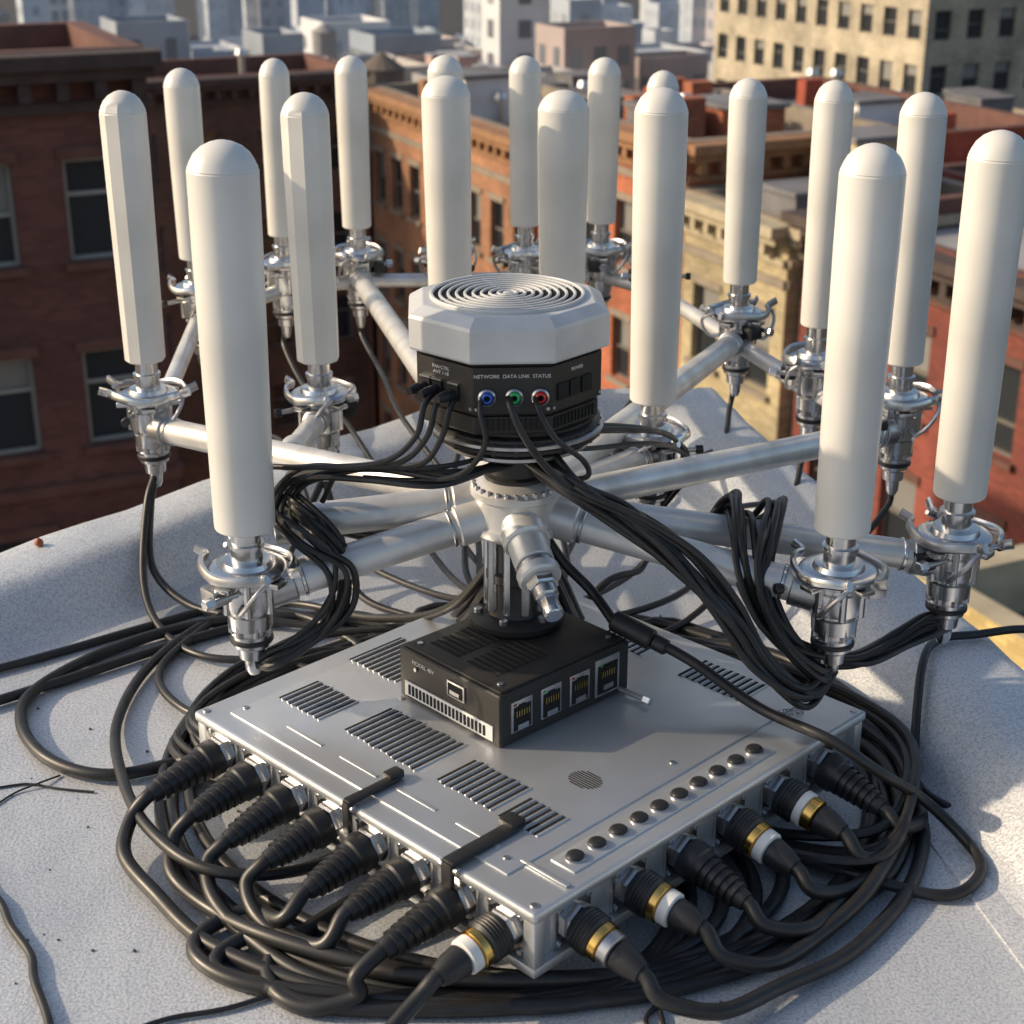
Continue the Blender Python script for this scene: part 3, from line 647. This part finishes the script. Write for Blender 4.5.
def building(name,b0,b1,a0,a1,zt,col,detail=1,fh=3.4,bay=2.3,ww=1.15,wh=1.8,hz=0.,corn=None,seed=0,gi=0,topgap=1.1,maxf=13,zg=ZG,extras=True,trim=stone,fr=frame):
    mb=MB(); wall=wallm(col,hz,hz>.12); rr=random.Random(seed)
    W=b1-b0;D=a1-a0
    sides=[((b0,a0),(1,0),W),((b1,a0),(0,1),D),((b1,a1),(-1,0),W),((b0,a1),(0,-1),D)]
    for i,(o,u,w_) in enumerate(sides):
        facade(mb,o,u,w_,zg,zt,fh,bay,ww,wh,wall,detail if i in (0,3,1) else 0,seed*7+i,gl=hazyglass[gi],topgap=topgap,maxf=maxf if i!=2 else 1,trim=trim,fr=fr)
        if corn and i in (0,3): cornice(mb,o,u,w_,zt-.02,corn)
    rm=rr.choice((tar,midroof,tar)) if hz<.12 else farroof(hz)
    t=.35; zr=zt-.7
    mb.add([(b0,a0,zt),(b1,a0,zt),(b1,a1,zt),(b0,a1,zt),(b0+t,a0+t,zt),(b1-t,a0+t,zt),(b1-t,a1-t,zt),(b0+t,a1-t,zt),(b0+t,a0+t,zr),(b1-t,a0+t,zr),(b1-t,a1-t,zr),(b0+t,a1-t,zr)],
      [(0,1,5,4),(1,2,6,5),(2,3,7,6),(3,0,4,7),(4,5,9,8),(5,6,10,9),(6,7,11,10),(7,4,8,11)],trim if hz<.12 else wall)
    mb.add([(b0+t,a0+t,zr),(b1-t,a0+t,zr),(b1-t,a1-t,zr),(b0+t,a1-t,zr)],[(0,1,2,3)],rm)
    if extras:
        for k in range(rr.randint(1,3)):
            sx=rr.uniform(1.2,max(1.5,min(3.4,W*.3)));sy=rr.uniform(1.2,max(1.5,min(3.4,D*.3))); h=rr.uniform(.8,2.0)
            x=rr.uniform(b0+sx/2+.5,b1-sx/2-.5);y=rr.uniform(a0+sy/2+.5,a1-sy/2-.5)
            box(mb,(x,y,zr+h/2),(sx,sy,h),rr.choice((wall,rm,hutwhite if hz<.3 else wall)),None); box(mb,(x,y,zr+h+.06),(sx+.2,sy+.2,.12),rm,None)
        for k in range(rr.randint(4,10)):
            x=rr.uniform(b0+1,b1-1);y=rr.uniform(a0+1,a1-1); h=rr.uniform(.5,1.5)
            if rr.random()<.5: lathe(mb,[(.12,0),(.12,h),(.24,h+.02),(.18,h+.22)],steel if hz<.2 else wall,T(x,y,zr),8)
            else: box(mb,(x,y,zr+h/2),(.7,.5,h),wall)
        if rr.random()<.2 and W>8:
            x=rr.uniform(b0+3,b1-3);y=rr.uniform(a0+3,a1-3)
            lathe(mb,[(1.2,1.6),(1.25,3.8),(1.35,3.85),(.1,4.7)],wallm((.12,.08,.05),hz,True),T(x,y,zr),14)
            for s in ((1,1),(1,-1),(-1,1),(-1,-1)): box(mb,(x+s[0]*.85,y+s[1]*.85,zr+.8),(.15,.15,1.6),tar)
    return mb.obj(name,M=ROT,smooth=False)
brownt=pmat('brown_cornice',(.30,.16,.08),.8,0,.2,2); creamt=pmat('cream_cornice',(.42,.36,.25),.8,0,.2,2); darkt=pmat('dark_cornice',(.07,.05,.045),.8,0,.2,2); redt=pmat('red_trim',(.14,.065,.05),.8,0,.2,2)
paleframe=pmat('pale_frame',(.34,.34,.31),.6)
building('brick_building',-16,5.6,26.7,32,-2.0,(.15,.062,.048),2,3.35,1.95,1.12,1.75,corn=darkt,seed=1,topgap=.9,trim=redt,fr=paleframe)
building('brick_building',-6,20.3,57,63,-6.2,(.15,.09,.065),1,3.3,2.2,1.1,1.8,corn=darkt,seed=2,trim=redt)
building('brick_building',20.5,26.5,42.5,56.6,-6.75,(.40,.20,.11),2,3.4,1.75,1.0,1.9,corn=brownt,seed=3,topgap=1.5)
building('brick_building',20.6,27,33.8,42.3,-5.6,(.44,.14,.07),2,3.3,2.1,1.05,1.8,corn=brownt,seed=4,topgap=1.2)
building('brick_building',20.5,27.5,29.0,33.6,-6.76,(.52,.44,.27),2,3.5,2.2,1.25,2.0,corn=creamt,seed=5,topgap=1.4)
building('brick_building',20.8,27.5,12.6,28.8,-6.4,(.26,.065,.045),2,3.3,2.4,1.2,1.9,corn=darkt,seed=12,topgap=1.0,trim=redt)
building('brick_building',10.5,20.2,3.5,12.0,-6.6,(.55,.42,.18),2,3.3,2.4,1.2,1.9,seed=14,topgap=.8,trim=creamt,extras=False)
building('brick_building',28.5,36,37,50,-6.5,(.50,.10,.05),1,3.3,2.6,1.1,1.6,corn=None,seed=6,trim=redt)
building('brick_building',37,48,30,50,-8.8,(.45,.15,.08),1,3.3,2.6,1.1,1.6,corn=None,seed=17,trim=redt)
building('brick_building',29,36,15,35,-7.0,(.22,.05,.04),1,3.3,2.6,1.1,1.6,corn=None,seed=8,trim=redt)
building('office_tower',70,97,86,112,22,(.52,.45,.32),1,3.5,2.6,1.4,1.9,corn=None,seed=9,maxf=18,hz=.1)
cols=[(.42,.16,.09),(.34,.10,.06),(.45,.36,.25),(.25,.12,.08),(.38,.30,.22),(.18,.08,.06),(.44,.20,.10),(.30,.28,.26),(.14,.09,.08),(.5,.45,.38)]
placed=[(-16,5.6,26,33),(-6,20.3,57,63),(20,49,12,57),(70,97,86,112)]
cnt=0
aa=60.
rr=random.Random(21)
while aa<560:
    stepa=rr.uniform(9,12)*(1+aa/300)
    bb=-aa*.62-15
    while bb<aa*1.05+35:
        W=rr.uniform(5.5,11)*(1+aa/350)
        b0,b1,a0,a1=bb,bb+W,aa,aa+stepa*.85
        bb+=W+(.4 if rr.random()<.7 else 6)
        if a0<118 and any(not(b1<q[0]-.5 or b0>q[1]+.5 or a1<q[2]-.5 or a0>q[3]+.5) for q in placed): continue
        xw=b0*.906-a0*.423; yw=b0*.423+a0*.906
        if yw<40: continue
        if abs(xw)/yw>.5: continue
        Dm=yw
        if Dm<90: e=rr.uniform(8.4,10.6)
        elif Dm<150: e=rr.uniform(8.0,9.4)
        elif Dm<260: e=rr.uniform(7.7,8.6)
        elif Dm<400: e=rr.uniform(7.3,8.1)
        else: e=rr.uniform(6.9,7.6)
        if rr.random()<.16: e-=1.6
        zt=.8-Dm*math.tan(R(e)); zt=max(zt,-70)
        hz=min(.92,max(0,(Dm-50)/280)); gi=0 if hz<.15 else (1 if hz<.4 else (2 if hz<.7 else 3))  # painted haze share grows with distance
        cnt+=1
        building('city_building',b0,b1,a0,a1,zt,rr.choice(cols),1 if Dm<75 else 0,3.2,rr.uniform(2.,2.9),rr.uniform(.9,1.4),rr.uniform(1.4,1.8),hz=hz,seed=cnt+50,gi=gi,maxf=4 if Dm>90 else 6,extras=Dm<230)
    aa+=stepa+(5 if rr.random()<.4 else 0)
# tall towers
tc=[(.30,.36,.44),(.58,.58,.56),(.16,.22,.30),(.6,.54,.46),(.26,.30,.35),(.45,.34,.27),(.7,.7,.7),(.20,.24,.30),(.36,.22,.16)]
tplaced=[(83,99,30,30)]
n=0
while n<330:
    Dm=rr.choice((rr.uniform(150,300),rr.uniform(300,520),rr.uniform(520,800))); t=rr.uniform(-.42,.42); xw=Dm*t; yw=Dm
    b=xw*.906+yw*.423; a=-xw*.423+yw*.906; s=.7+Dm/900; W=rr.uniform(4.5,10)*s; D2=rr.uniform(5,11)*s
    n+=1
    if any(abs(b-q[0])<(W+q[2])*.6 and abs(a-q[1])<(D2+q[3])*.6 for q in tplaced): continue
    tplaced.append((b,a,W,D2))
    e=rr.uniform(5.0,7.4) if rr.random()<(.85 if Dm<300 else .5) else rr.uniform(-1,4.6)
    zt=.8-Dm*math.tan(R(e))
    hz=min(.92,.14+Dm/600)  # towers get their haze in the material colour too
    gi=1 if hz<.45 else (2 if hz<.75 else 3)
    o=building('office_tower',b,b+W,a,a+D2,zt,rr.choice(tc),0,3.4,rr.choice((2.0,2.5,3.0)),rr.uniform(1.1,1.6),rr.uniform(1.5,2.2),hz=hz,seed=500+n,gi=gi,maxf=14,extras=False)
print('buildings',cnt,len(tplaced))
